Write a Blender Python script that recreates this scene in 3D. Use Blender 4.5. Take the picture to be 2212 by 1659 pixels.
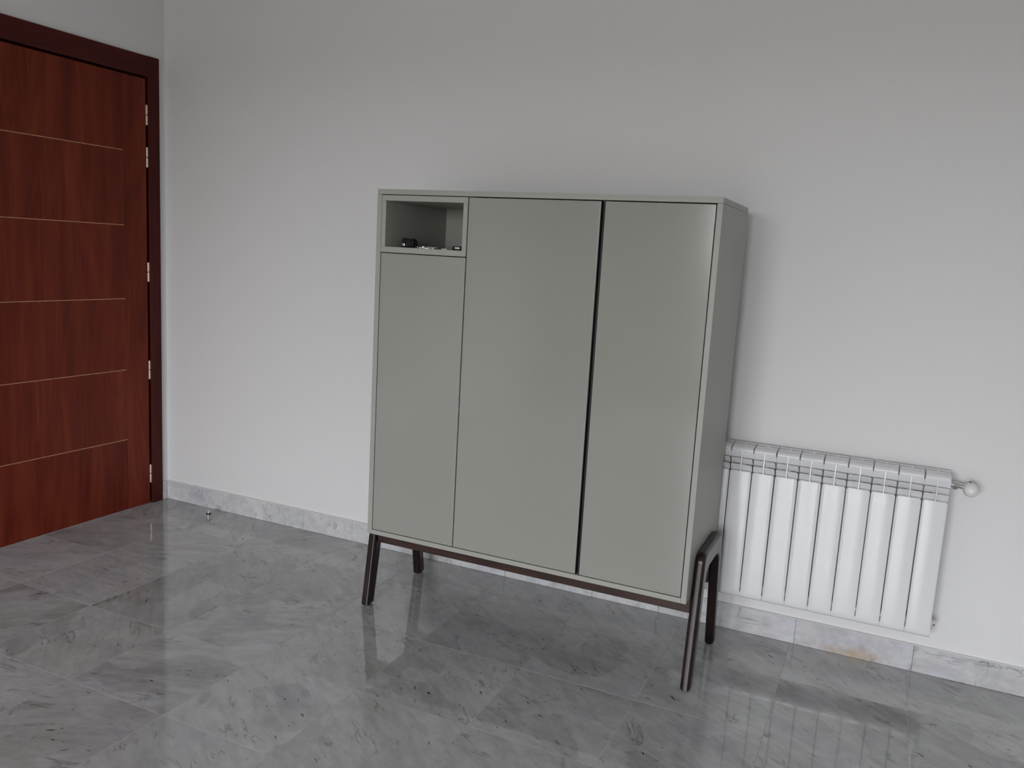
import bpy, bmesh, math, random
from mathutils import Vector, Matrix

# ------------------------------------------------------------------ scene, camera, light
for o in list(bpy.data.objects):
    bpy.data.objects.remove(o)
SC = bpy.context.scene
COL = SC.collection
PI = math.pi

yaw, pitch, roll = 0.4238, -0.1557, 0.0571
Fw = Vector((-math.sin(yaw) * math.cos(pitch), math.cos(yaw) * math.cos(pitch), math.sin(pitch)))
Rt = Vector((math.cos(yaw), math.sin(yaw), 0))
Up = Rt.cross(Fw)
R2 = Rt * math.cos(roll) + Up * math.sin(roll)
U2 = -Rt * math.sin(roll) + Up * math.cos(roll)
cam = bpy.data.cameras.new('camera')
cam.sensor_fit = 'HORIZONTAL'
cam.sensor_width = 36.0
cam.lens = 36.0 * 1790.7 / 2212.0
cam.clip_start = 0.02
camo = bpy.data.objects.new('camera', cam)
COL.objects.link(camo)
camo.matrix_world = Matrix(((R2.x, U2.x, -Fw.x, 3.4137), (R2.y, U2.y, -Fw.y, -3.1651),
                            (R2.z, U2.z, -Fw.z, 1.3953), (0, 0, 0, 1)))
SC.camera = camo

SC.view_settings.view_transform = 'Standard'
SC.view_settings.look = 'None'
SC.view_settings.gamma = 1.0
SC.view_settings.use_curve_mapping = False
SC.view_settings.exposure = 0.0

world = bpy.data.worlds.new('World')
SC.world = world
world.use_nodes = True
wnt = world.node_tree
wb = wnt.nodes['Background']
# overcast sky, and the shaded ground below the horizon
wtc = wnt.nodes.new('ShaderNodeTexCoord')
wsep = wnt.nodes.new('ShaderNodeSeparateXYZ')
wnt.links.new(wtc.outputs['Generated'], wsep.inputs[0])
wr = wnt.nodes.new('ShaderNodeValToRGB')
wr.color_ramp.elements[0].position = 0.495
wr.color_ramp.elements[0].color = (0.18, 0.167, 0.148, 1)
wr.color_ramp.elements[1].position = 0.505
wr.color_ramp.elements[1].color = (0.955, 0.965, 1.0, 1)
wmr = wnt.nodes.new('ShaderNodeMapRange')
wmr.inputs[1].default_value = -1
wmr.inputs[2].default_value = 1
wnt.links.new(wsep.outputs[2], wmr.inputs[0])
wnt.links.new(wmr.outputs[0], wr.inputs[0])
wnt.links.new(wr.outputs[0], wb.inputs['Color'])
wb.inputs['Strength'].default_value = 18.3

ROOM_X, ROOM_Y, ROOM_Z = 6.0055, -6.5, 2.72


def area(name, loc, rot, sx, sy, power, color):
    l = bpy.data.lights.new(name, 'AREA')
    l.shape = 'RECTANGLE'
    l.size, l.size_y = sx, sy
    l.energy = power
    l.color = color
    o = bpy.data.objects.new(name, l)
    o.location = loc
    o.rotation_euler = rot
    COL.objects.link(o)
    return o


# daylight enters through the window in the wall behind the camera (portal = sampling aid only)
WIN = (1.72, 3.85, 0.20, 2.26)    # x0 x1 z0 z1
po = area('daylight_portal', ((WIN[0] + WIN[1]) / 2, ROOM_Y - 0.10, (WIN[2] + WIN[3]) / 2), (PI / 2, 0, 0), WIN[1] - WIN[0], WIN[3] - WIN[2], 1.0, (1, 1, 1))
po.data.cycles.is_portal = True

# ------------------------------------------------------------------ helpers
ORG = {}


def add(name, bm, mat, parent=None, origin=None, smooth=None):
    """link bm (built in world metres) as ONE mesh object, its origin at `origin`"""
    if origin is None:
        origin = ORG[parent.name] if parent else (0, 0, 0)
    origin = Vector(origin)
    bmesh.ops.translate(bm, verts=bm.verts, vec=-origin)
    me = bpy.data.meshes.new(name)
    bm.to_mesh(me)
    bm.free()
    if smooth is not None:
        for p in me.polygons:
            p.use_smooth = True
        me.set_sharp_from_angle(angle=math.radians(smooth))
    if mat:
        for m in (mat if isinstance(mat, (list, tuple)) else [mat]):
            me.materials.append(m)
    o = bpy.data.objects.new(name, me)
    if smooth is not None:
        wn = o.modifiers.new('weighted_normal', 'WEIGHTED_NORMAL')
        wn.keep_sharp = True
        wn.weight = 100
    place(o, parent, origin)
    return o


def place(o, parent, origin):
    COL.objects.link(o)
    origin = Vector(origin)
    if parent:
        o.parent = parent
        o.location = origin - ORG[parent.name]
    else:
        o.location = origin
    ORG[o.name] = origin


def copy_to(o, parent, origin, name=None):
    c = o.copy()
    place(c, parent, origin)
    return c


def tag(o, label=None, cat=None, group=None, kind=None):
    for k, v in (('label', label), ('category', cat), ('group', group), ('kind', kind)):
        if v:
            o[k] = v
    return o


def thing(name, loc, label, cat, group=None):
    o = bpy.data.objects.new(name, None)
    o.empty_display_size = 0.1
    place(o, None, loc)
    return tag(o, label, cat, group)


def box(bm, x0, x1, y0, y1, z0, z1, bev=0.0, seg=2):
    r = bmesh.ops.create_cube(bm, size=1.0)
    vs = r['verts']
    bmesh.ops.scale(bm, verts=vs, vec=(x1 - x0, y1 - y0, z1 - z0))
    bmesh.ops.translate(bm, verts=vs, vec=((x0 + x1) / 2, (y0 + y1) / 2, (z0 + z1) / 2))
    if bev > 0:
        es = set()
        for v in vs:
            es.update(v.link_edges)
        bmesh.ops.bevel(bm, geom=list(es), offset=bev, segments=seg, affect='EDGES', profile=0.5)


def bx(*a, **k):
    bm = bmesh.new()
    box(bm, *a, **k)
    return bm


def lathe(bm, prof, center, axis='z', n=24):
    """prof: list of (r, h) along axis, closed with caps"""
    rings = []
    for r, h in prof:
        ring = []
        for i in range(n):
            a = 2 * PI * i / n
            c, s = r * math.cos(a), r * math.sin(a)
            p = {'z': (c, s, h), 'y': (c, h, s), 'x': (h, c, s)}[axis]
            ring.append(bm.verts.new(Vector(p) + Vector(center)))
        rings.append(ring)
    for a, b in zip(rings, rings[1:]):
        for i in range(n):
            bm.faces.new((a[i], a[(i + 1) % n], b[(i + 1) % n], b[i]))
    bm.faces.new(rings[0])
    bm.faces.new(rings[-1])
    bmesh.ops.recalc_face_normals(bm, faces=bm.faces)


def tube(bm, pts, r, n=10):
    rings = []
    pts = [Vector(p) for p in pts]
    for i, p in enumerate(pts):
        d = (pts[min(i + 1, len(pts) - 1)] - pts[max(i - 1, 0)]).normalized()
        u = d.cross(Vector((0.31, 0.2, 0.93))).normalized()
        v = d.cross(u)
        rings.append([bm.verts.new(p + (u * math.cos(2 * PI * k / n) + v * math.sin(2 * PI * k / n)) * r) for k in range(n)])
    for a, b in zip(rings, rings[1:]):
        for k in range(n):
            bm.faces.new((a[k], a[(k + 1) % n], b[(k + 1) % n], b[k]))
    bm.faces.new(rings[0])
    bm.faces.new(rings[-1])
    bmesh.ops.recalc_face_normals(bm, faces=bm.faces)


def prism(bm, pts, axis, a, b):
    """extrude a closed 2D outline along axis between a and b"""
    def P(p, t):
        return {'x': (t, p[0], p[1]), 'y': (p[0], t, p[1]), 'z': (p[0], p[1], t)}[axis]
    v0 = [bm.verts.new(P(p, a)) for p in pts]
    v1 = [bm.verts.new(P(p, b)) for p in pts]
    f0 = bm.faces.new(v0)
    f1 = bm.faces.new(v1)
    n = len(pts)
    for i in range(n):
        bm.faces.new((v0[i], v0[(i + 1) % n], v1[(i + 1) % n], v1[i]))
    bmesh.ops.recalc_face_normals(bm, faces=bm.faces)
    return f0, f1


# ------------------------------------------------------------------ materials
def M(name):
    m = bpy.data.materials.new(name)
    m.use_nodes = True
    nt = m.node_tree
    return m, nt, nt.nodes['Principled BSDF'], nt.links


def N(nt, t, **kw):
    n = nt.nodes.new(t)
    for k, v in kw.items():
        if k in n.inputs:
            n.inputs[k].default_value = v
        else:
            setattr(n, k, v)
    return n


def ramp(nt, fac, stops, interp='LINEAR'):
    r = nt.nodes.new('ShaderNodeValToRGB')
    r.color_ramp.interpolation = interp
    e = r.color_ramp.elements
    while len(e) < len(stops):
        e.new(0.5)
    for i, (p, c) in enumerate(stops):
        e[i].position = p
        e[i].color = (c, c, c, 1) if isinstance(c, (int, float)) else (*c, 1)
    nt.links.new(fac, r.inputs[0])
    return r.outputs[0]


def math_(nt, op, a, b=None, c=None):
    n = nt.nodes.new('ShaderNodeMath')
    n.operation = op
    for i, v in enumerate((a, b, c)):
        if v is None:
            continue
        if isinstance(v, (int, float)):
            n.inputs[i].default_value = v
        else:
            nt.links.new(v, n.inputs[i])
    return n.outputs[0]


def mix(nt, fac, a, b, blend='MIX'):
    n = nt.nodes.new('ShaderNodeMix')
    n.data_type = 'RGBA'
    n.blend_type = blend
    for sock, v in ((n.inputs[0], fac), (n.inputs[6], a), (n.inputs[7], b)):
        if isinstance(v, (int, float)):
            sock.default_value = v if sock == n.inputs[0] else (v, v, v, 1)
        elif isinstance(v, tuple):
            sock.default_value = (*v, 1)
        else:
            nt.links.new(v, sock)
    return n.outputs[2]


def plain(name, col, rough=0.5, metal=0.0, bump=0.0, bscale=60, spec=None, var=0.0):
    m, nt, b, L = M(name)
    b.inputs['Base Color'].default_value = (*col, 1)
    b.inputs['Roughness'].default_value = rough
    b.inputs['Metallic'].default_value = metal
    if spec is not None:
        b.inputs['Specular IOR Level'].default_value = spec
    tc = N(nt, 'ShaderNodeTexCoord')
    nz = N(nt, 'ShaderNodeTexNoise', Scale=bscale, Detail=4.0)
    L.new(tc.outputs['Object'], nz.inputs['Vector'])
    if var > 0:
        d = tuple(c * (1 - var) for c in col)
        u = tuple(min(1, c * (1 + var)) for c in col)
        L.new(ramp(nt, nz.outputs['Fac'], [(0.35, d), (0.65, u)]), b.inputs['Base Color'])
    if bump > 0:
        bp = N(nt, 'ShaderNodeBump', Strength=bump, Distance=0.002)
        L.new(nz.outputs['Fac'], bp.inputs['Height'])
        L.new(bp.outputs['Normal'], b.inputs['Normal'])
    return m


MAT = {}
MAT['wall'] = plain('wall_paint', (0.80, 0.80, 0.80), 0.75, bump=0.03, bscale=140)
MAT['ceiling'] = plain('ceiling_paint', (0.78, 0.78, 0.78), 0.85)
MAT['grout'] = plain('grout', (0.50, 0.50, 0.49), 0.7, bscale=90, var=0.1)
MAT['black'] = plain('black_plastic', (0.006, 0.006, 0.006), 0.3, bscale=200, bump=0.02)
MAT['channel'] = plain('black_channel', (0.004, 0.004, 0.004), 0.5)
MAT['chrome'] = plain('chrome', (0.75, 0.75, 0.76), 0.12, 1.0)
MAT['steel'] = plain('brushed_steel', (0.82, 0.81, 0.78), 0.25, 1.0, bump=0.05, bscale=220)
MAT['brass'] = plain('pale_brass', (0.62, 0.50, 0.40), 0.35, 0.7, bump=0.03)
MAT['white_enamel'] = plain('white_enamel', (0.80, 0.805, 0.82), 0.16)
MAT['white_plastic'] = plain('white_plastic', (0.80, 0.79, 0.77), 0.35)
MAT['white_card'] = plain('white_card', (0.85, 0.84, 0.80), 0.5)
MAT['inlay'] = plain('maple_inlay', (0.50, 0.28, 0.13), 0.4, bscale=40, var=0.2)
MAT['lacquer'] = plain('sage_lacquer', (0.355, 0.358, 0.322), 0.45, var=0.012, bscale=3)
MAT['gloss'] = plain('sage_gloss', (0.306, 0.308, 0.278), 0.12, var=0.015, bscale=2.5)
MAT['dark_inside'] = plain('sage_lacquer_shaded', (0.26, 0.26, 0.235), 0.5)  # darker copy of the lacquer, shade of the gaps put into its colour


def wood(name, dark, mid, light, rough, along='z', scale=1.0, spec=0.5):
    m, nt, b, L = M(name)
    tc = N(nt, 'ShaderNodeTexCoord')
    oi = N(nt, 'ShaderNodeObjectInfo')
    off = N(nt, 'ShaderNodeVectorMath', operation='MULTIPLY_ADD')
    L.new(oi.outputs['Random'], off.inputs[0])
    off.inputs[1].default_value = (3.1, 5.7, 9.3)
    L.new(tc.outputs['Object'], off.inputs[2])

    def stretched(k, kl):
        mp = N(nt, 'ShaderNodeMapping')
        s = [k * scale] * 3
        s['xyz'.index(along)] = kl * scale
        mp.inputs['Scale'].default_value = s
        L.new(off.outputs[0], mp.inputs['Vector'])
        return mp.outputs['Vector']
    n1 = N(nt, 'ShaderNodeTexNoise', Scale=1.0, Detail=5.0, Roughness=0.6, Distortion=0.6)
    L.new(stretched(9, 0.7), n1.inputs['Vector'])
    n2 = N(nt, 'ShaderNodeTexNoise', Scale=1.0, Detail=3.0, Roughness=0.5)
    L.new(stretched(110, 4.0), n2.inputs['Vector'])
    n3 = N(nt, 'ShaderNodeTexNoise', Scale=1.0, Detail=2.0, Distortion=1.2)
    L.new(stretched(3.2, 0.5), n3.inputs['Vector'])
    rings = math_(nt, 'SINE', math_(nt, 'MULTIPLY', n3.outputs['Fac'], 70.0))
    rings = math_(nt, 'MULTIPLY_ADD', rings, 0.06, n1.outputs['Fac'])
    rings = math_(nt, 'MULTIPLY_ADD', math_(nt, 'SUBTRACT', n2.outputs['Fac'], 0.5), 0.35, rings)
    col = ramp(nt, rings, [(0.28, dark), (0.5, mid), (0.75, light)])
    L.new(col, b.inputs['Base Color'])
    b.inputs['Roughness'].default_value = rough
    b.inputs['Specular IOR Level'].default_value = spec
    bp = N(nt, 'ShaderNodeBump', Strength=0.04, Distance=0.001)
    L.new(n2.outputs['Fac'], bp.inputs['Height'])
    L.new(bp.outputs['Normal'], b.inputs['Normal'])
    return m


MAT['mahogany'] = wood('mahogany_veneer', (0.105, 0.013, 0.006), (0.150, 0.022, 0.0095), (0.20, 0.036, 0.014), 0.34, spec=0.16)
MAT['mahogany_dark'] = wood('mahogany_frame', (0.045, 0.006, 0.005), (0.066, 0.009, 0.007), (0.09, 0.014, 0.009), 0.36, spec=0.16)
MAT['walnut'] = wood('dark_walnut_leg', (0.008, 0.0045, 0.004), (0.014, 0.0078, 0.007), (0.028, 0.0155, 0.0135), 0.24, 'z', 1.5, spec=0.35)
MAT['walnut_rail'] = wood('dark_walnut_rail', (0.020, 0.010, 0.009), (0.036, 0.019, 0.016), (0.062, 0.033, 0.026), 0.35, 'x', 1.5, spec=0.35)
MAT['walnut_side'] = wood('dark_walnut_side', (0.008, 0.0045, 0.004), (0.014, 0.0078, 0.007), (0.028, 0.0155, 0.0135), 0.24, 'y', 1.5, spec=0.35)


def marble(name, base, rough, fleck=1.0, stain=None):
    """per-object colour: R = tone, G = vein direction (turns), B = pattern seed, A = patch strength"""
    m, nt, b, L = M(name)
    tc = N(nt, 'ShaderNodeTexCoord')
    oi = N(nt, 'ShaderNodeObjectInfo')
    sep = N(nt, 'ShaderNodeSeparateColor')
    L.new(oi.outputs['Color'], sep.inputs[0])
    tone, ang, seed, patch = sep.outputs[0], sep.outputs[1], sep.outputs[2], oi.outputs['Alpha']
    rot = N(nt, 'ShaderNodeVectorRotate', rotation_type='Z_AXIS')
    L.new(tc.outputs['Object'], rot.inputs['Vector'])
    L.new(math_(nt, 'MULTIPLY', ang, 2 * PI), rot.inputs['Angle'])
    off = N(nt, 'ShaderNodeVectorMath', operation='MULTIPLY_ADD')
    L.new(seed, off.inputs[0])
    off.inputs[1].default_value = (37.0, 53.0, 29.0)
    L.new(rot.outputs[0], off.inputs[2])

    def mapped(sx, sy):
        mp = N(nt, 'ShaderNodeMapping')
        mp.inputs['Scale'].default_value = (sx, sy, sy)
        L.new(off.outputs[0], mp.inputs['Vector'])
        return mp.outputs['Vector']

    def noise(vec, sc, det=4.0, ro=0.55, dist=0.0):
        n = N(nt, 'ShaderNodeTexNoise', Scale=sc, Detail=det, Roughness=ro, Distortion=dist)
        L.new(vec, n.inputs['Vector'])
        return n.outputs['Fac']
    v0 = mapped(1, 1)
    cloud = noise(mapped(0.6, 1.0), 7.0, 6.0, 0.62, 0.6)
    fine = noise(mapped(0.5, 1.0), 45.0, 4.0, 0.6)
    streak = noise(mapped(0.22, 1.0), 26.0, 4.0, 0.6, 0.4)
    pat = noise(mapped(0.8, 1.0), 3.0, 3.0, 0.5, 0.5)
    val = math_(nt, 'MULTIPLY_ADD', math_(nt, 'SUBTRACT', cloud, 0.5), 0.75, 1.0)
    val = math_(nt, 'MULTIPLY_ADD', math_(nt, 'SUBTRACT', fine, 0.5), 0.38, val)
    val = math_(nt, 'MULTIPLY_ADD', math_(nt, 'SUBTRACT', streak, 0.5), 0.45, val)
    # sharply bounded darker patches
    pm = ramp(nt, pat, [(0.535, 0.0), (0.555, 1.0)])
    val = math_(nt, 'SUBTRACT', val, math_(nt, 'MULTIPLY', math_(nt, 'MULTIPLY', pm, patch), 0.15))
    # thin veins
    vn = noise(mapped(0.35, 1.0), 6.5, 5.0, 0.6, 0.8)
    rid = math_(nt, 'ABSOLUTE', math_(nt, 'SUBTRACT', vn, 0.5))
    vein = ramp(nt, rid, [(0.0, 1.0), (0.008, 0.5), (0.022, 0.0)])
    vmask = ramp(nt, noise(v0, 9.0, 2.0), [(0.52, 0.0), (0.62, 1.0)])
    val = math_(nt, 'SUBTRACT', val, math_(nt, 'MULTIPLY', math_(nt, 'MULTIPLY', vein, vmask), 0.42))
    # dark flecks: short dashes lying along the vein direction
    for (sx, sy, thr, amt, keep) in ((11, 46, 0.20, 0.72, 0.50), (24, 80, 0.20, 0.75, 0.52), (55, 130, 0.20, 0.55, 0.57)):
        wv = N(nt, 'ShaderNodeTexNoise', Scale=18.0, Detail=2.0)
        L.new(v0, wv.inputs['Vector'])
        w2 = N(nt, 'ShaderNodeVectorMath', operation='MULTIPLY_ADD')
        L.new(wv.outputs['Color'], w2.inputs[0])
        w2.inputs[1].default_value = (0.035, 0.035, 0.0)
        L.new(off.outputs[0], w2.inputs[2])
        mp = N(nt, 'ShaderNodeMapping')
        mp.inputs['Scale'].default_value = (sx, sy, 0.0)
        L.new(w2.outputs[0], mp.inputs['Vector'])
        vo = N(nt, 'ShaderNodeTexVoronoi', Scale=1.0, Randomness=1.0)
        L.new(mp.outputs['Vector'], vo.inputs['Vector'])
        sc2 = N(nt, 'ShaderNodeSeparateColor')
        L.new(vo.outputs['Color'], sc2.inputs[0])
        sel = ramp(nt, sc2.outputs[0], [(keep, 0.0), (keep + 0.12, 1.0)])
        size = math_(nt, 'MULTIPLY_ADD', sc2.outputs[1], 0.14, thr * 0.35)
        d = math_(nt, 'SUBTRACT', size, vo.outputs['Distance'])
        dash = ramp(nt, d, [(0.0, 0.0), (0.05, 1.0)])
        fm = ramp(nt, noise(v0, 5.0, 2.0), [(0.42, 0.15), (0.60, 1.0)])
        f = math_(nt, 'MULTIPLY', math_(nt, 'MULTIPLY', dash, sel), fm)
        val = math_(nt, 'SUBTRACT', val, math_(nt, 'MULTIPLY', f, amt * fleck))
    val = math_(nt, 'MULTIPLY', val, tone)
    val = math_(nt, 'MAXIMUM', val, 0.06)
    tint = ramp(nt, noise(v0, 4.0, 2.0), [(0.35, (0.985, 0.985, 1.025)), (0.5, (1.0, 1.0, 0.99)), (0.62, (0.985, 1.0, 0.99))])
    comb = N(nt, 'ShaderNodeVectorMath', operation='SCALE')
    L.new(tint, comb.inputs[0])
    L.new(val, comb.inputs['Scale'])
    col = mix(nt, 1.0, comb.outputs[0], base, 'MULTIPLY')
    # ochre mineral stain
    if stain:
        sx = N(nt, 'ShaderNodeVectorMath', operation='DISTANCE')
        mp = N(nt, 'ShaderNodeMapping')
        mp.inputs['Scale'].default_value = stain['scale']
        L.new(tc.outputs['Object'], mp.inputs['Vector'])
        L.new(mp.outputs['Vector'], sx.inputs[0])
        sx.inputs[1].default_value = stain['at']
        dd = math_(nt, 'MULTIPLY_ADD', noise(v0, 22.0, 4.0), 0.9, sx.outputs['Value'])
        col = mix(nt, ramp(nt, dd, [(0.55, 0.95), (1.35, 0.0)]), col, mix(nt, 1.0, col, (0.86, 0.68, 0.47), 'MULTIPLY'))
    elif name == 'marble_floor':
        st = ramp(nt, noise(v0, 3.1, 4.0, 0.6), [(0.60, 0.0), (0.70, 0.5)])
        col = mix(nt, math_(nt, 'MULTIPLY', st, math_(nt, 'SUBTRACT', 1.0, patch)), col,
                  mix(nt, 1.0, col, (0.95, 0.92, 0.82), 'MULTIPLY'))
    L.new(col, b.inputs['Base Color'])
    b.inputs['Roughness'].default_value = rough
    b.inputs['Specular IOR Level'].default_value = 0.85 if rough < 0.1 else 0.5
    return m


MAT['floor'] = marble('marble_floor', (0.435, 0.435, 0.435), 0.05)
MAT['skirting'] = marble('marble_skirting', (0.62, 0.62, 0.635), 0.28, 1.0)
MAT['skirting_stain'] = marble('marble_skirting_stained', (0.62, 0.62, 0.635), 0.28, 0.7,
                               stain=dict(scale=(4.2, 1.0, 14.0), at=(0.02, 0.0, -0.5)))

# ------------------------------------------------------------------ room shell
T = 0.15
tag(add('wall_back', bx(-T, ROOM_X + T, 0, T, -0.05, ROOM_Z + 0.05), MAT['wall']), kind='structure')

D_OUT0, D_OUT1 = -0.044, -1.145      # outer edges of the door casing in the left wall
D_IN0, D_IN1 = -0.110, -1.079        # casing inner edges
D_TOP, D_INTOP = 2.238, 2.140
bm = bmesh.new()
box(bm, -T, 0, D_IN0 + 0.03, 0, -0.05, ROOM_Z)
box(bm, -T, 0, ROOM_Y, D_IN1 - 0.03, -0.05, ROOM_Z)
box(bm, -T, 0, D_IN1 - 0.03, D_IN0 + 0.03, D_INTOP + 0.03, ROOM_Z)
tag(add('wall_left', bm, MAT['wall']), kind='structure')

tag(add('wall_right', bx(ROOM_X, ROOM_X + T, ROOM_Y, 0, -0.05, ROOM_Z), MAT['wall']), kind='structure')
bm = bmesh.new()
xa, xb, za, zb_ = WIN
box(bm, -T, xa, ROOM_Y - T, ROOM_Y, -0.05, ROOM_Z)
box(bm, xb, ROOM_X + T, ROOM_Y - T, ROOM_Y, -0.05, ROOM_Z)
box(bm, xa, xb, ROOM_Y - T, ROOM_Y, zb_, ROOM_Z)
box(bm, xa, xb, ROOM_Y - T, ROOM_Y, -0.05, za)
tag(add('wall_front', bm, MAT['wall']), kind='structure')
# wide window behind the camera
w1 = bpy.data.objects.new('window_1', None)
place(w1, None, ((xa + xb) / 2, ROOM_Y - 0.04, 0))
tag(w1, kind='structure')
bm = bmesh.new()
ym = ROOM_Y - 0.06
box(bm, xa, xa + 0.06, ym - 0.025, ym + 0.025, za, zb_, 0.003)
box(bm, xb - 0.06, xb, ym - 0.025, ym + 0.025, za, zb_, 0.003)
box(bm, (xa + xb) / 2 - 0.06, (xa + xb) / 2 + 0.06, ym - 0.025, ym + 0.025, za, zb_, 0.003)
box(bm, xa, xb, ym - 0.025, ym + 0.025, zb_ - 0.06, zb_, 0.003)
box(bm, xa, xb, ym - 0.025, ym + 0.025, za, za + 0.06, 0.003)
add('window_frame', bm, MAT['white_plastic'], w1)

tag(add('ceiling', bx(-T, ROOM_X + T, ROOM_Y - T, T, ROOM_Z, ROOM_Z + T), MAT['ceiling']), kind='structure')

# ------------------------------------------------------------------ floor of 40 cm marble tiles
floor = tag(add('floor', bx(-T, ROOM_X + T, ROOM_Y - T, T, -0.06, -0.0007), MAT['grout']), kind='structure')
G = 0.0007
xs = [0.0] + [0.0055 + 0.4 * k for k in range(1, 16)]
ys = [0.0] + [-0.317 - 0.4 * k for k in range(0, 16)] + [ROOM_Y]
mesh_cache = {}
# tone, vein direction and seed of the tiles the photograph shows; the rest are drawn at random
rnd = random.Random(11)
for j in range(len(ys) - 1):
    for i in range(len(xs) - 1):
        x0, x1, ya, yb = xs[i] + G, xs[i + 1] - G, ys[j + 1] + G, ys[j] - G
        c = ((x0 + x1) / 2, (ya + yb) / 2, 0)
        key = (round(x1 - x0, 4), round(yb - ya, 4))
        if key not in mesh_cache:
            b_ = bx(x0, x1, ya, yb, -0.012, 0, 0.0006, 1)
            o = add('floor_tile', b_, MAT['floor'], floor, c)
            mesh_cache[key] = o
        else:
            o = copy_to(mesh_cache[key], floor, c)
        tone = 1.0 + rnd.uniform(-0.07, 0.07)
        xm, ym = c[0], c[1]
        if xm > 1.75:
            ang = (35 + rnd.uniform(-9, 9)) / 360
        else:
            ang = (rnd.choice([-45, -20, 20, 50]) + rnd.uniform(-15, 15)) / 360
        o.color = (tone, ang % 1.0, rnd.random(), 1.0 if rnd.random() < 0.55 else 0.25)

# ------------------------------------------------------------------ marble skirting
HB, TB = 0.097, 0.0128
sk = bpy.data.objects.new('baseboard_back', None)
place(sk, None, (3.0, 0, 0))
tag(sk, kind='structure')
js = [0.0] + [0.3955 + 0.4032 * k for k in range(0, 14)] + [ROOM_X]
for k in range(len(js) - 1):
    a, b_ = js[k] + 0.0005, js[k + 1] - 0.0005
    st = abs((a + b_) / 2 - 3.414) < 0.15
    o = add('skirting_tile', bx(a, b_, -TB - rnd.uniform(0, 0.0006), -0.0005, 0.0006, HB, 0.0012, 1),
            MAT['skirting_stain'] if st else MAT['skirting'], sk, ((a + b_) / 2, -0.006, 0.05))
    o.color = (rnd.uniform(0.96, 1.05), rnd.uniform(0, 1), rnd.random(), 0.25)
bm = bmesh.new()
box(bm, 0, ROOM_X, -TB + 0.001, -0.0005, HB, HB + 0.003, 0.001, 1)
add('caulk_line', bm, MAT['wall'], sk)
sl = tag(add('baseboard_left', bx(0.0005, TB, D_OUT0 + 0.001, -TB - 0.001, 0.0006, HB, 0.0012, 1), MAT['skirting'],
             None, (0.006, -0.03, 0.05)), kind='structure')
sl.color = (1, 0.1, 0.4, 0.2)

# ------------------------------------------------------------------ mahogany door
door = bpy.data.objects.new('door_1', None)
place(door, None, (0, -0.6, 0))
tag(door, kind='structure')
tag(door, label='mahogany flush door with pale horizontal inlay lines in the left wall')
XC = 0.0125
add('casing', bx(0.0003, XC, D_IN0, D_OUT0, 0.0006, D_TOP, 0.003, 3), MAT['mahogany_dark'], door, (0, -0.08, 1.1), 40)
add('casing', bx(0.0003, XC, D_OUT1, D_IN1, 0.0006, D_TOP, 0.003, 3), MAT['mahogany_dark'], door, (0, -1.11, 1.1), 40)
MAT['mahogany_h'] = wood('mahogany_frame_head', (0.045, 0.006, 0.005), (0.066, 0.009, 0.007), (0.09, 0.014, 0.009), 0.36, 'y', spec=0.16)
add('casing', bx(0.0003, XC - 0.001, D_IN1 + 0.0005, D_IN0 - 0.0005, D_INTOP, D_TOP - 0.001, 0.003, 3), MAT['mahogany_h'], door, (0, -0.6, 2.19), 40)
bm = bmesh.new()
box(bm, -T, 0.0, D_IN0 + 0.003, D_IN0 + 0.028, 0.0006, D_INTOP + 0.028)
box(bm, -T, 0.0, D_IN1 - 0.028, D_IN1 - 0.003, 0.0006, D_INTOP + 0.028)
box(bm, -T, 0.0, D_IN1 - 0.003, D_IN0 + 0.003, D_INTOP + 0.003, D_INTOP + 0.028)
box(bm, -T, -0.048, D_IN0 - 0.03, D_IN0 + 0.003, 0.0006, D_INTOP + 0.003)   # rebate
box(bm, -T, -0.048, D_IN1 - 0.003, D_IN1 + 0.03, 0.0006, D_INTOP + 0.003)
box(bm, -T, -0.048, D_IN1 + 0.03, D_IN0 - 0.03, D_INTOP - 0.03, D_INTOP + 0.003)
add('jamb', bm, MAT['mahogany_dark'], door, (0, -0.6, 1.1))
LY0, LY1, LT, XL = -0.1225, -1.069, 2.129, 0.004
YE = -0.2562                                        # end of the inlays, start of the edge strip
zl = [0.3656, 0.7194, 1.0718, 1.4266, 1.7790]
zz = [0.004] + zl + [LT]
LEAF = add('door_leaf', bx(-0.043, XL - 0.001, LY1, LY0, 0.004, LT, 0.0015, 2), MAT['mahogany_dark'], door, (0, -0.6, 1.0))
for k in range(6):
    a = zz[k] + (0.0017 if k else 0)
    b_ = zz[k + 1] - (0.0017 if k < 5 else 0)
    add('veneer_panel', bx(XL - 0.0012, XL, LY1 + 0.09, YE - 0.0004, a, b_, 0.0003, 1), MAT['mahogany'], LEAF, (0, -0.66, (a + b_) / 2))
add('edge_strip', bx(XL - 0.0012, XL, YE + 0.0004, LY0, 0.004, LT, 0.0004, 1), MAT['mahogany'], LEAF, (0.5, -0.19, 1.3))
add('edge_strip', bx(XL - 0.0012, XL, LY1, LY1 + 0.0895, 0.004, LT, 0.0004, 1), MAT['mahogany'], LEAF, (0.9, -1.0, 1.7))
for z in zl:
    tag(add('inlay_line', bx(XL - 0.0012, XL - 0.0001, LY1 + 0.09, YE - 0.0004, z - 0.0016, z + 0.0016), MAT['inlay'], LEAF, (0, -0.66, z)),
        label='thin pale wood inlay line')
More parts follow.
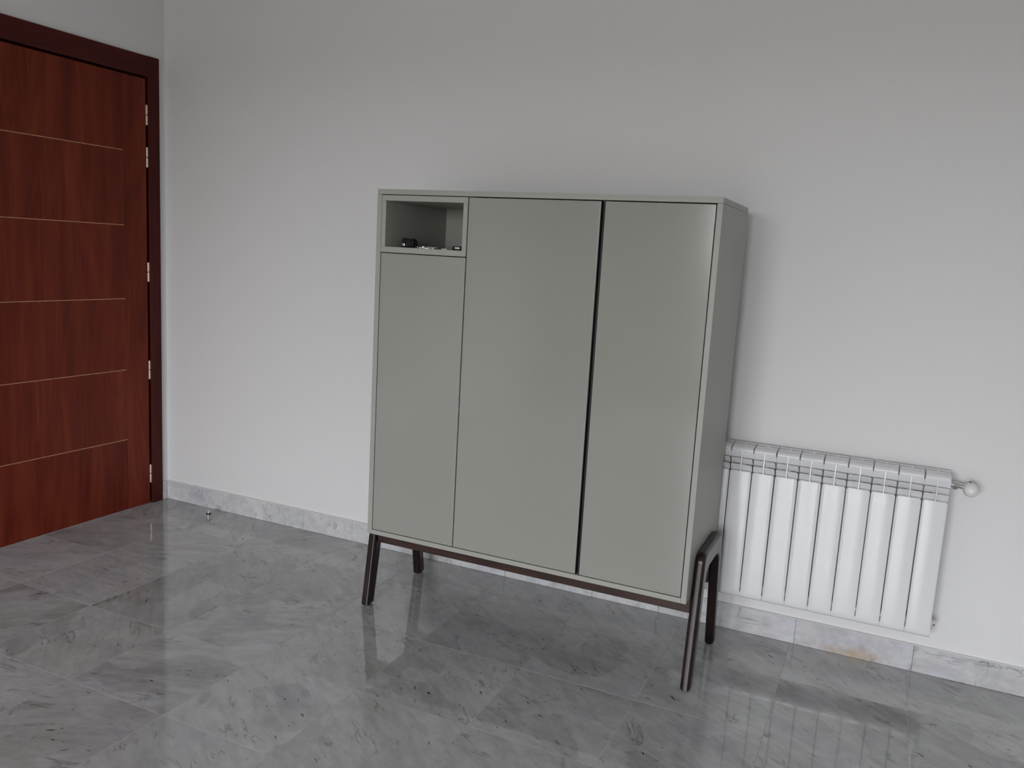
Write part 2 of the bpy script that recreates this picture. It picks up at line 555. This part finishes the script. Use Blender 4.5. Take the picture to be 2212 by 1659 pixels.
for z in (0.1595, 0.705, 1.201, 1.7607, 1.9618):
    bm = bmesh.new()
    for (h0, h1) in ((-0.048, -0.0015), (0.0015, 0.048)):
        lathe(bm, [(0.0045, h0), (0.0058, h0 + 0.002), (0.0058, h1 - 0.002), (0.0045, h1)], (0.0045, -0.1165, z), 'z', 14)
    box(bm, -0.03, 0.001, -0.1172, -0.1158, z - 0.046, z + 0.046)
    tag(add('hinge', bm, MAT['brass'], door, (0, -0.1165, z), 40), label='pale brass knuckle hinge')

# ------------------------------------------------------------------ sage cabinet
X0, X1, YF, YB, ZT, ZB = 1.6876, 2.9175, -0.6053, -0.1549, 1.5977, 0.310
cab = thing('cabinet', (2.3026, -0.38, 0), 'sage grey highboard cabinet on dark wooden legs against the white wall', 'cabinet')
TP = 0.0180
SP = 0.0195
BP = 0.0170
add('top_panel', bx(X0, X1, YF, YB, ZT - TP, ZT, 0.0008, 2), MAT['lacquer'], cab)
add('side_panel', bx(X0, X0 + SP, YF, YB, ZB, ZT - TP - 0.0006, 0.0008, 2), MAT['lacquer'], cab)
add('side_panel', bx(X1 - SP + 0.002, X1, YF, YB, ZB, ZT - TP - 0.0006, 0.0008, 2), MAT['lacquer'], cab)
add('bottom_panel', bx(X0 + SP + 0.0002, X1 - SP + 0.0018, YF, YB, ZB, ZB + BP, 0.0006, 1), MAT['lacquer'], cab)
add('back_panel', bx(X0 + SP, X1 - SP, YB, YB + 0.006, ZB + 0.002, ZT - TP), MAT['lacquer'], cab)
# partition behind the doors (keeps the gaps dark)
add('partition', bx(2.0495, 2.0675, YF + 0.022, YB - 0.001, ZB + BP, ZT - TP - 0.001), MAT['dark_inside'], cab)
add('partition', bx(2.532, 2.550, YF + 0.024, YB - 0.001, ZB + BP, ZT - TP - 0.001), MAT['dark_inside'], cab)
DB = ZB + BP + 0.0022
DT = 1.5765
# open compartment: a box of four boards and a back
NX0, NX1, NZ0, NZ1 = 1.7080, 2.0555, 1.3752, 1.5770
OX0, OX1, OZ0, OZ1 = 1.7250, 2.0385, 1.3953, 1.5577
ob = add('open_compartment', bx(NX0, NX1, YF + 0.0005, YB - 0.008, NZ0, OZ0, 0.0006, 1), MAT['lacquer'], cab, (1.88, -0.38, 1.38))
for args in ((NX0, NX1, OZ1, NZ1), (NX0, OX0, OZ0 + 0.0002, OZ1 - 0.0002), (OX1, NX1, OZ0 + 0.0002, OZ1 - 0.0002)):
    add('compartment_board', bx(args[0], args[1], YF + 0.0005, YB - 0.008, args[2], args[3], 0.0006, 1), MAT['lacquer'], ob, (1.88, -0.38, 1.45))
add('compartment_back', bx(NX0, NX1, YB - 0.0075, YB - 0.001, NZ0, NZ1), MAT['lacquer'], ob, (1.88, -0.16, 1.45))


def door_panel(x0, x1, z0, z1):
    return add('door', bx(x0, x1, YF + 0.0003, YF + 0.020, z0, z1, 0.0026, 4), MAT['gloss'], cab, ((x0 + x1) / 2, YF, (z0 + z1) / 2), 35)


door_panel(X0 + SP + 0.0022, 2.0555, DB, 1.3725)
door_panel(2.0588, 2.5337, DB, DT)
door_panel(2.5478, 2.8974, DB, DT)
# black grip channel between the two right-hand doors
bm = bmesh.new()
box(bm, 2.5341, 2.5350, YF + 0.001, YF + 0.0225, DB - 0.001, DT)
box(bm, 2.5465, 2.5474, YF + 0.001, YF + 0.0225, DB - 0.001, DT)
box(bm, 2.5341, 2.5474, YF + 0.0205, YF + 0.0235, DB - 0.001, DT)
tag(add('grip_channel', bm, MAT['channel'], cab), label='black recessed grip channel between two doors')


# leg frames: a rounded inverted U on each side, splayed legs, outside the side panels
def arc(c, r, a0, a1, n):
    return [(c[0] + r * math.cos(math.radians(a0 + (a1 - a0) * i / n)), c[1] + r * math.sin(math.radians(a0 + (a1 - a0) * i / n))) for i in range(n + 1)]


def fillet(pts, rads, n=7):
    out = []
    m_ = len(pts)
    for i, p in enumerate(pts):
        r = rads[i]
        P0, P1, P2 = Vector(pts[i - 1]), Vector(p), Vector(pts[(i + 1) % m_])
        if r <= 0:
            out.append(tuple(P1))
            continue
        d0, d1 = (P0 - P1).normalized(), (P2 - P1).normalized()
        ang = d0.angle(d1)
        t = r / math.tan(ang / 2)
        a, b = P1 + d0 * t, P1 + d1 * t
        bis = (d0 + d1).normalized()
        c = P1 + bis * (r / math.sin(ang / 2))
        va, vb = a - c, b - c
        tot = va.angle(vb)
        for k in range(n + 1):
            f = k / n
            w = (va * math.sin((1 - f) * tot) + vb * math.sin(f * tot)) / math.sin(tot)
            out.append(tuple(c + w))
    return out


ZF = 0.0045
YM = -0.3675
ZTOP, ZBAR = 0.4555, 0.388
sl_ = 0.145


def U_outline():
    yo = lambda z: -0.5865 + sl_ * z            # outer (front) edge of the front leg
    yi = lambda z: -0.5395 + (sl_ + 0.025) * z  # inner edge
    pts = [(yo(ZF), ZF), (yo(ZTOP), ZTOP)]
    mir = lambda p: (2 * YM - p[0], p[1])
    front = [(yi(ZBAR), ZBAR), (yi(ZF), ZF)]
    pts = pts + [mir(pts[1]), mir(pts[0]), mir(front[1]), mir(front[0])] + front
    rads = [0, 0.034, 0.034, 0, 0, 0.045, 0.045, 0]
    return fillet(pts, rads)


def leg_frame(xa, xb):
    base = bmesh.new()
    f0, f1 = prism(base, U_outline(), 'x', xa, xb)
    es = [e for f in (f0, f1) for e in f.edges]
    bmesh.ops.bevel(base, geom=es, offset=0.0122, segments=7, affect='EDGES', profile=0.5, clamp_overlap=False)
    me = bpy.data.meshes.new('tmp')
    base.to_mesh(me)
    base.free()
    ya, yb = -0.475, 2 * YM + 0.475
    legs = []
    for nm, cuts in (('leg', [(ya, 1)]), ('leg', [(yb, -1)]), ('side_rail', [(ya, -1), (yb, 1)])):
        b = bmesh.new()
        b.from_mesh(me)
        for yc, s in cuts:
            # keep the side s*(y-yc) < 0
            bmesh.ops.bisect_plane(b, geom=b.verts[:] + b.edges[:] + b.faces[:], plane_co=(0, yc, 0), plane_no=(0, s, 0), clear_outer=True)
            bmesh.ops.holes_fill(b, edges=[e for e in b.edges if e.is_boundary], sides=0)
        # cut only above the bar's underside for the legs (bar stays whole)
        o = add(nm, b, MAT['walnut_side'] if nm == 'side_rail' else MAT['walnut'], cab, None, 40)
        if nm == 'leg':
            legs.append((o, cuts[0][0]))
    bpy.data.meshes.remove(me)
    xm = (xa + xb) / 2
    for o, yc in legs:
        yf = (-0.5865 - 0.5395) / 2 if yc < YM else 2 * YM - (-0.5865 - 0.5395) / 2
        bm = bmesh.new()
        lathe(bm, [(0.0115, 0.0), (0.0125, 0.001), (0.0125, 0.006)], (xm, yf, 0.0), 'z', 18)
        add('foot_glide', bm, MAT['black'], o)


leg_frame(1.6515, 1.6872)
leg_frame(2.9179, 2.9520)
bm = bx(1.6873, 2.9178, -0.533, -0.505, 0.2515, 0.3098, 0.003, 2)
add('front_rail', bm, MAT['walnut_rail'], cab, None, 40)
bm = bx(1.6873, 2.9178, 2 * YM + 0.505, 2 * YM + 0.533, 0.2515, 0.3098, 0.003, 2)
add('rear_rail', bm, MAT['walnut_rail'], cab, None, 40)

# ------------------------------------------------------------------ things in the open compartment
ZN = OZ0 + 0.0002
# black rounded case
cs = thing('small_case', (1.766, -0.50, ZN), 'small black rounded case at the left of the open compartment', 'case')
pr = fillet([(1.7425, ZN), (1.7905, ZN), (1.788, ZN + 0.0335), (1.7425, ZN + 0.0345)], [0.003, 0.004, 0.018, 0.006], 6)
bm = bmesh.new()
f0, f1 = prism(bm, pr, 'y', -0.522, -0.478)
bmesh.ops.bevel(bm, geom=[e for f in (f0, f1) for e in f.edges], offset=0.005, segments=3, affect='EDGES')
add('case_body', bm, MAT['black'], cs, None, 40)
tag(add('clasp', bx(1.7455, 1.7565, -0.5245, -0.519, ZN + 0.005, ZN + 0.0155, 0.001, 2), MAT['steel'], cs), label='silver clasp')
bm = bmesh.new()
lathe(bm, [(0.0012, -0.0008), (0.0012, 0.0008)], (1.763, -0.5222, ZN + 0.0085), 'y', 10)
add('rivet', bm, MAT['steel'], cs)

# bunch of keys
kb = thing('bunch_of_keys', (1.83, -0.51, ZN), 'bunch of silver keys lying beside the black rounded case', 'keys')
bm = bmesh.new()
n = 26
prev = [Vector((1.8085 + 0.0125 * math.cos(2 * PI * i / n), -0.512 + 0.0125 * math.sin(2 * PI * i / n), ZN + 0.0035 + 0.0022 * math.cos(2 * PI * i / n))) for i in range(n + 1)]
tube(bm, prev, 0.0012, 8)
add('key_ring', bm, MAT['steel'], kb, None, 60)
bm = bmesh.new()
tube(bm, [(1.7898, -0.507, ZN + 0.0125), (1.795, -0.511, ZN + 0.011), (1.801, -0.512, ZN + 0.0065), (1.8035, -0.512, ZN + 0.004)], 0.0018, 8)
add('strap', bm, MAT['black'], kb, None, 60)


def key_bm(L_=0.05):
    b = bmesh.new()
    lathe(b, [(0.0105, -0.0012), (0.0115, -0.0006), (0.0115, 0.0006), (0.0105, 0.0012)], (0, 0, 0), 'z', 20)
    pts = [(0.009, -0.0036), (L_ - 0.004, -0.0036), (L_, -0.001), (L_ - 0.002, 0.0025), (L_ - 0.007, 0.0025), (L_ - 0.009, 0.0042),
           (L_ - 0.013, 0.002), (L_ - 0.017, 0.0042), (L_ - 0.022, 0.0025), (0.022, 0.0042), (0.009, 0.0042)]
    prism(b, pts, 'z', -0.001, 0.001)
    return b


for (kx, ky, kz, rz, ry) in ((1.824, -0.518, 0.0018, 0.18, 0.0), (1.826, -0.505, 0.0042, -0.35, 0.05), (1.831, -0.51, 0.0066, 0.55, 0.03)):
    b = key_bm()
    b.transform(Matrix.Translation((kx, ky, ZN + kz)) @ Matrix.Rotation(rz, 4, 'Z') @ Matrix.Rotation(ry, 4, 'Y'))
    add('key', b, MAT['steel'], kb, None, 40)

tag_ = add('paper_tag', bx(1.9055, 1.9285, -0.512, -0.495, ZN, ZN + 0.0035, 0.0008, 1), MAT['white_card'], None, (1.917, -0.503, ZN))
tag(tag_, 'small white rectangular tag lying between keys and black fob', 'tag')

fb = thing('key_fob', (1.985, -0.50, ZN), 'flat black fob with a modelled glint at the right of the open compartment', 'key fob')
pr = fillet([(1.9535, ZN), (2.0005, ZN), (2.0005, ZN + 0.0155), (1.9535, ZN + 0.0145)], [0.002, 0.004, 0.006, 0.008], 5)
bm = bmesh.new()
f0, f1 = prism(bm, pr, 'y', -0.522, -0.478)
bmesh.ops.bevel(bm, geom=[e for f in (f0, f1) for e in f.edges], offset=0.003, segments=3, affect='EDGES')
add('fob_body', bm, MAT['black'], fb, None, 40)
bm = bmesh.new()
box(bm, 1.9665, 1.9860, -0.5245, -0.520, ZN + 0.0035, ZN + 0.0125, 0.0022, 3)  # window reflection on the glossy fob, built as a steel plate
tag(add('fob_glint', bm, MAT['steel'], fb, None, 40), label='window reflection modelled as a steel plate')

# ------------------------------------------------------------------ aluminium radiator
XR = 3.6565
rad = thing('radiator', (3.2165, -0.08, 0), 'white aluminium sectional radiator on the wall right of the cabinet', 'radiator')
CY = -0.075
ZU, ZL = 0.712, 0.213
xc0 = XR - 0.04


def section_bm(xc):
    bm = bmesh.new()
    ncol = 12
    hw = 0.0382
    zr_top = 0.6575
    cols = []
    for i in range(ncol + 1):
        u = -1 + 2 * i / ncol
        # cosine spacing packs columns at the edges
        u = math.sin(u * PI / 2)
        cols.append(u)
    zrows = [(0.1765, 0.016, 0.0399), (0.179, 0.0085, 0.0399), (0.1835, 0.0032, 0.0399), (0.190, 0.0006, 0.0399),
             (0.199, 0.0, 0.0399), (0.2035, 0.0, hw), (0.30, 0.0, hw), (0.45, 0.0, hw), (0.60, 0.0, hw), (0.645, 0.0, hw)]
    grid = []
    rc = 0.007
    for (z, dy, w) in zrows + [(None, 0.0, hw)]:
        row = []
        for u in cols:
            x = u * w
            zz_ = z
            if z is None:
                e = max(0.0, abs(x) - (hw - rc))
                zz_ = zr_top - (rc - math.sqrt(max(0.0, rc * rc - e * e)))
                dyy = 0.0
            else:
                dyy = dy
            edge = max(0.0, abs(u) - 0.86) / 0.14
            y = -0.1205 + dyy + 0.0016 * u * u + 0.0022 * edge * edge
            row.append(bm.verts.new((xc + x, y, zz_)))
        grid.append(row)
    for a, b in zip(grid, grid[1:]):
        for i in range(ncol):
            bm.faces.new((a[i], a[i + 1], b[i + 1], b[i]))
    # returns
    rim = [r[0] for r in grid] + grid[-1][1:] + [r[-1] for r in reversed(grid[:-1])] + list(reversed(grid[0][1:-1]))
    back = [bm.verts.new((v.co.x, v.co.y + 0.016, v.co.z)) for v in rim]
    n_ = len(rim)
    for i in range(n_):
        bm.faces.new((rim[i], rim[(i + 1) % n_], back[(i + 1) % n_], back[i]))
    bmesh.ops.recalc_face_normals(bm, faces=bm.faces)
    # water column, hubs and fins
    box(bm, xc - 0.013, xc + 0.013, -0.098, -0.055, 0.195, 0.725, 0.006, 2)
    box(bm, xc - 0.0015, xc + 0.0015, -0.107, -0.048, 0.186, 0.700)
    for z in (ZU, ZL):
        lathe(bm, [(0.019, -0.0398), (0.019, 0.0398)], (xc, CY, z), 'x', 16)
    return bm


def cap_bm(xc):
    bm = bmesh.new()
    prof = [(-0.0595, 0.7495), (-0.085, 0.7495), (-0.104, 0.7478), (-0.1130, 0.7448), (-0.1183, 0.7410), (-0.1205, 0.7372),
            (-0.1202, 0.7350), (-0.1192, 0.7310), (-0.1172, 0.7240), (-0.1120, 0.7110), (-0.1085, 0.7065), (-0.1055, 0.7080), (-0.1085, 0.7150), (-0.1120, 0.7280),
            (-0.1115, 0.7375), (-0.104, 0.7430), (-0.085, 0.7455), (-0.0595, 0.7460)]
    n_ = len(prof)
    # half widths: a slit between sections on top, closed below the crest, rounded lower corners
    hwid = [0.0379] * 7 + [0.0386, 0.0399, 0.0397, 0.0378, 0.0378, 0.0397, 0.0399, 0.0386] + [0.0379] * 3
    L_ = [bm.verts.new((xc - w, p[0], p[1])) for p, w in zip(prof, hwid)]
    R_ = [bm.verts.new((xc + w, p[0], p[1])) for p, w in zip(prof, hwid)]
    for i in range(n_):
        j = (i + 1) % n_
        bm.faces.new((L_[i], L_[j], R_[j], R_[i]))
    bm.faces.new(L_)
    bm.faces.new(R_)
    bmesh.ops.recalc_face_normals(bm, faces=bm.faces)
    return bm


def louver_bm(xc, s, ztop, zbot):
    """one slanted plate on side s of the middle fin, outer top corner rounded"""
    bm = bmesh.new()
    xi, xo, r = 0.0024, 0.0379, 0.006
    pts = [(xi, 0.0), (xo - 0.001, 0.0), (xo, 1.0)]
    top = []
    outl = [(xi, zbot), (xo, zbot)] + [(xo - r + r * math.cos(a * PI / 12), ztop - r + r * math.sin(a * PI / 12)) for a in range(0, 7)] + [(xi, ztop)]
    # insert intermediate rows by projecting y from z
    def Y(z, t):
        f = (ztop - z) / (ztop - zbot)
        return -0.1192 + 0.0182 * f ** 1.15 + t
    fr = [bm.verts.new((xc + s * x, Y(z, 0), z)) for x, z in outl]
    bk = [bm.verts.new((xc + s * x, Y(z, 0.0022), z + 0.0003)) for x, z in outl]
    bm.faces.new(fr)
    bm.faces.new(bk)
    n_ = len(outl)
    for i in range(n_):
        bm.faces.new((fr[i], fr[(i + 1) % n_], bk[(i + 1) % n_], bk[i]))
    bmesh.ops.recalc_face_normals(bm, faces=bm.faces)
    bmesh.ops.triangulate(bm, faces=[f for f in bm.faces if len(f.verts) > 4])
    return bm


LV = ((0.7060, 0.6820), (0.6828, 0.6563))
protos = None
for k in range(11):
    x = xc0 - 0.08 * k
    o_ = (x, CY, 0.45)
    if protos is None:
        s = add('radiator_section', section_bm(x), MAT['white_enamel'], rad, o_, 40)
        kids = [add('section_cap', cap_bm(x), MAT['white_enamel'], s, o_, 50)]
        for (zt_, zb__) in LV:
            for sg in (-1, 1):
                kids.append(add('louver', louver_bm(x, sg, zt_, zb__), MAT['white_enamel'], s, o_))
        bm = bmesh.new()
        prism(bm, [(-0.1207, 0.656), (-0.1207, 0.705), (-0.1204, 0.732), (-0.100, 0.735), (-0.095, 0.69), (-0.095, 0.656)], 'x', x - 0.0019, x + 0.0019)
        kids.append(add('middle_fin', bm, MAT['white_enamel'], s, o_))
        bm = bx(x - 0.0390, x + 0.0390, -0.0360, -0.0320, 0.185, 0.7400, 0.001, 1)
        box(bm, x - 0.0385, x + 0.0385, -0.0470, -0.0330, 0.7486, 0.7508, 0.0005, 1)
        box(bm, x - 0.0028, x + 0.0028, -0.0620, -0.0325, 0.60, 0.7490)
        kids.append(add('rear_plate', bm, MAT['white_enamel'], s, o_))
        protos = (s, kids)
    else:
        s = copy_to(protos[0], rad, o_)
        s.rotation_euler = (0, 0, math.radians(rnd.uniform(-0.55, 0.55)))     # cast sections never line up exactly
        for c in protos[1]:
            copy_to(c, s, o_)
for xb_ in (3.57, 2.87):
    bm = bmesh.new()
    box(bm, xb_ - 0.012, xb_ + 0.012, -0.075, -0.0008, 0.690, 0.694)
    box(bm, xb_ - 0.012, xb_ + 0.012, -0.003, -0.0008, 0.64, 0.72)
    add('wall_bracket', bm, MAT['white_enamel'], rad)
# valve, top right
VY = -0.066
bm = bmesh.new()
lathe(bm, [(0.0105, 0.0), (0.0105, 0.006), (0.009, 0.007), (0.009, 0.010)], (XR - 0.001, VY, 0.711), 'x', 18)
lathe(bm, [(0.0138, 0.0), (0.0145, 0.001), (0.0145, 0.013), (0.0138, 0.014)], (XR + 0.009, VY, 0.710), 'x', 6)
tube(bm, [(XR + 0.02, VY, 0.710), (XR + 0.045, VY, 0.7085), (XR + 0.055, VY + 0.002, 0.708), (XR + 0.0615, VY + 0.012, 0.708), (XR + 0.0625, VY + 0.03, 0.708), (XR + 0.0625, -0.0035, 0.708)], 0.0095, 16)
val = tag(add('radiator_valve', bm, MAT['chrome'], rad, None, 40), label='chrome angle valve')
bm = bmesh.new()
KX, KZ = XR + 0.0605, 0.7075
lathe(bm, [(0.012, 0.012), (0.0205, 0.008), (0.0232, 0.0), (0.0240, -0.012), (0.0232, -0.022), (0.0205, -0.030), (0.0155, -0.0355), (0.008, -0.0385), (0.0022, -0.0390)],
      (KX, VY - 0.012, KZ), 'y', 32)
tag(add('valve_knob', bm, MAT['white_plastic'], val, None, 50), label='white round knob')
bm = bmesh.new()
lathe(bm, [(0.0022, 0.002), (0.0022, -0.0006)], (KX, VY - 0.051, KZ), 'y', 12)
add('knob_screw', bm, MAT['steel'], val)
bm = bmesh.new()
lathe(bm, [(0.003, -0.001), (0.003, 0.004)], (KX - 0.004, VY - 0.016, KZ + 0.0225), 'z', 10)
add('index_pin', bm, MAT['black'], val)
bm = bmesh.new()
lathe(bm, [(0.018, 0.0), (0.017, -0.003), (0.010, -0.004)], (XR + 0.0625, -0.0008, 0.708), 'y', 20)
add('wall_rosette', bm, MAT['white_plastic'], val, None, 40)
# return fitting, bottom right
bm = bmesh.new()
lathe(bm, [(0.0125, 0.0), (0.0125, 0.008), (0.0115, 0.009)], (XR - 0.002, VY, 0.217), 'x', 18)
ret = tag(add('return_fitting', bm, MAT['white_enamel'], rad, None, 40), label='small bleed fitting low on the right end')
bm = bmesh.new()
lathe(bm, [(0.0105, 0.0), (0.0115, 0.001), (0.0115, 0.007), (0.0085, 0.0085)], (XR + 0.007, VY, 0.217), 'x', 8)
add('bleed_plug', bm, MAT['chrome'], ret, None, 40)

# ------------------------------------------------------------------ door stop on the floor
ds = thing('door_stop', (0.405, -0.119, 0), 'small chrome door stop with a black rubber ring on the floor near the skirting', 'door stop')
bm = bmesh.new()
lathe(bm, [(0.0115, 0.0), (0.0115, 0.002), (0.008, 0.003), (0.008, 0.025), (0.0095, 0.026), (0.0095, 0.030), (0.007, 0.032)], (0.405, -0.119, 0.0), 'z', 20)
add('post', bm, MAT['chrome'], ds, None, 40)
bm = bmesh.new()
lathe(bm, [(0.0082, 0.0125), (0.0115, 0.013), (0.0128, 0.0165), (0.0115, 0.020), (0.0082, 0.0205)], (0.405, -0.119, 0.0), 'z', 20)
tag(add('rubber_ring', bm, MAT['black'], ds, None, 50), label='black rubber ring')
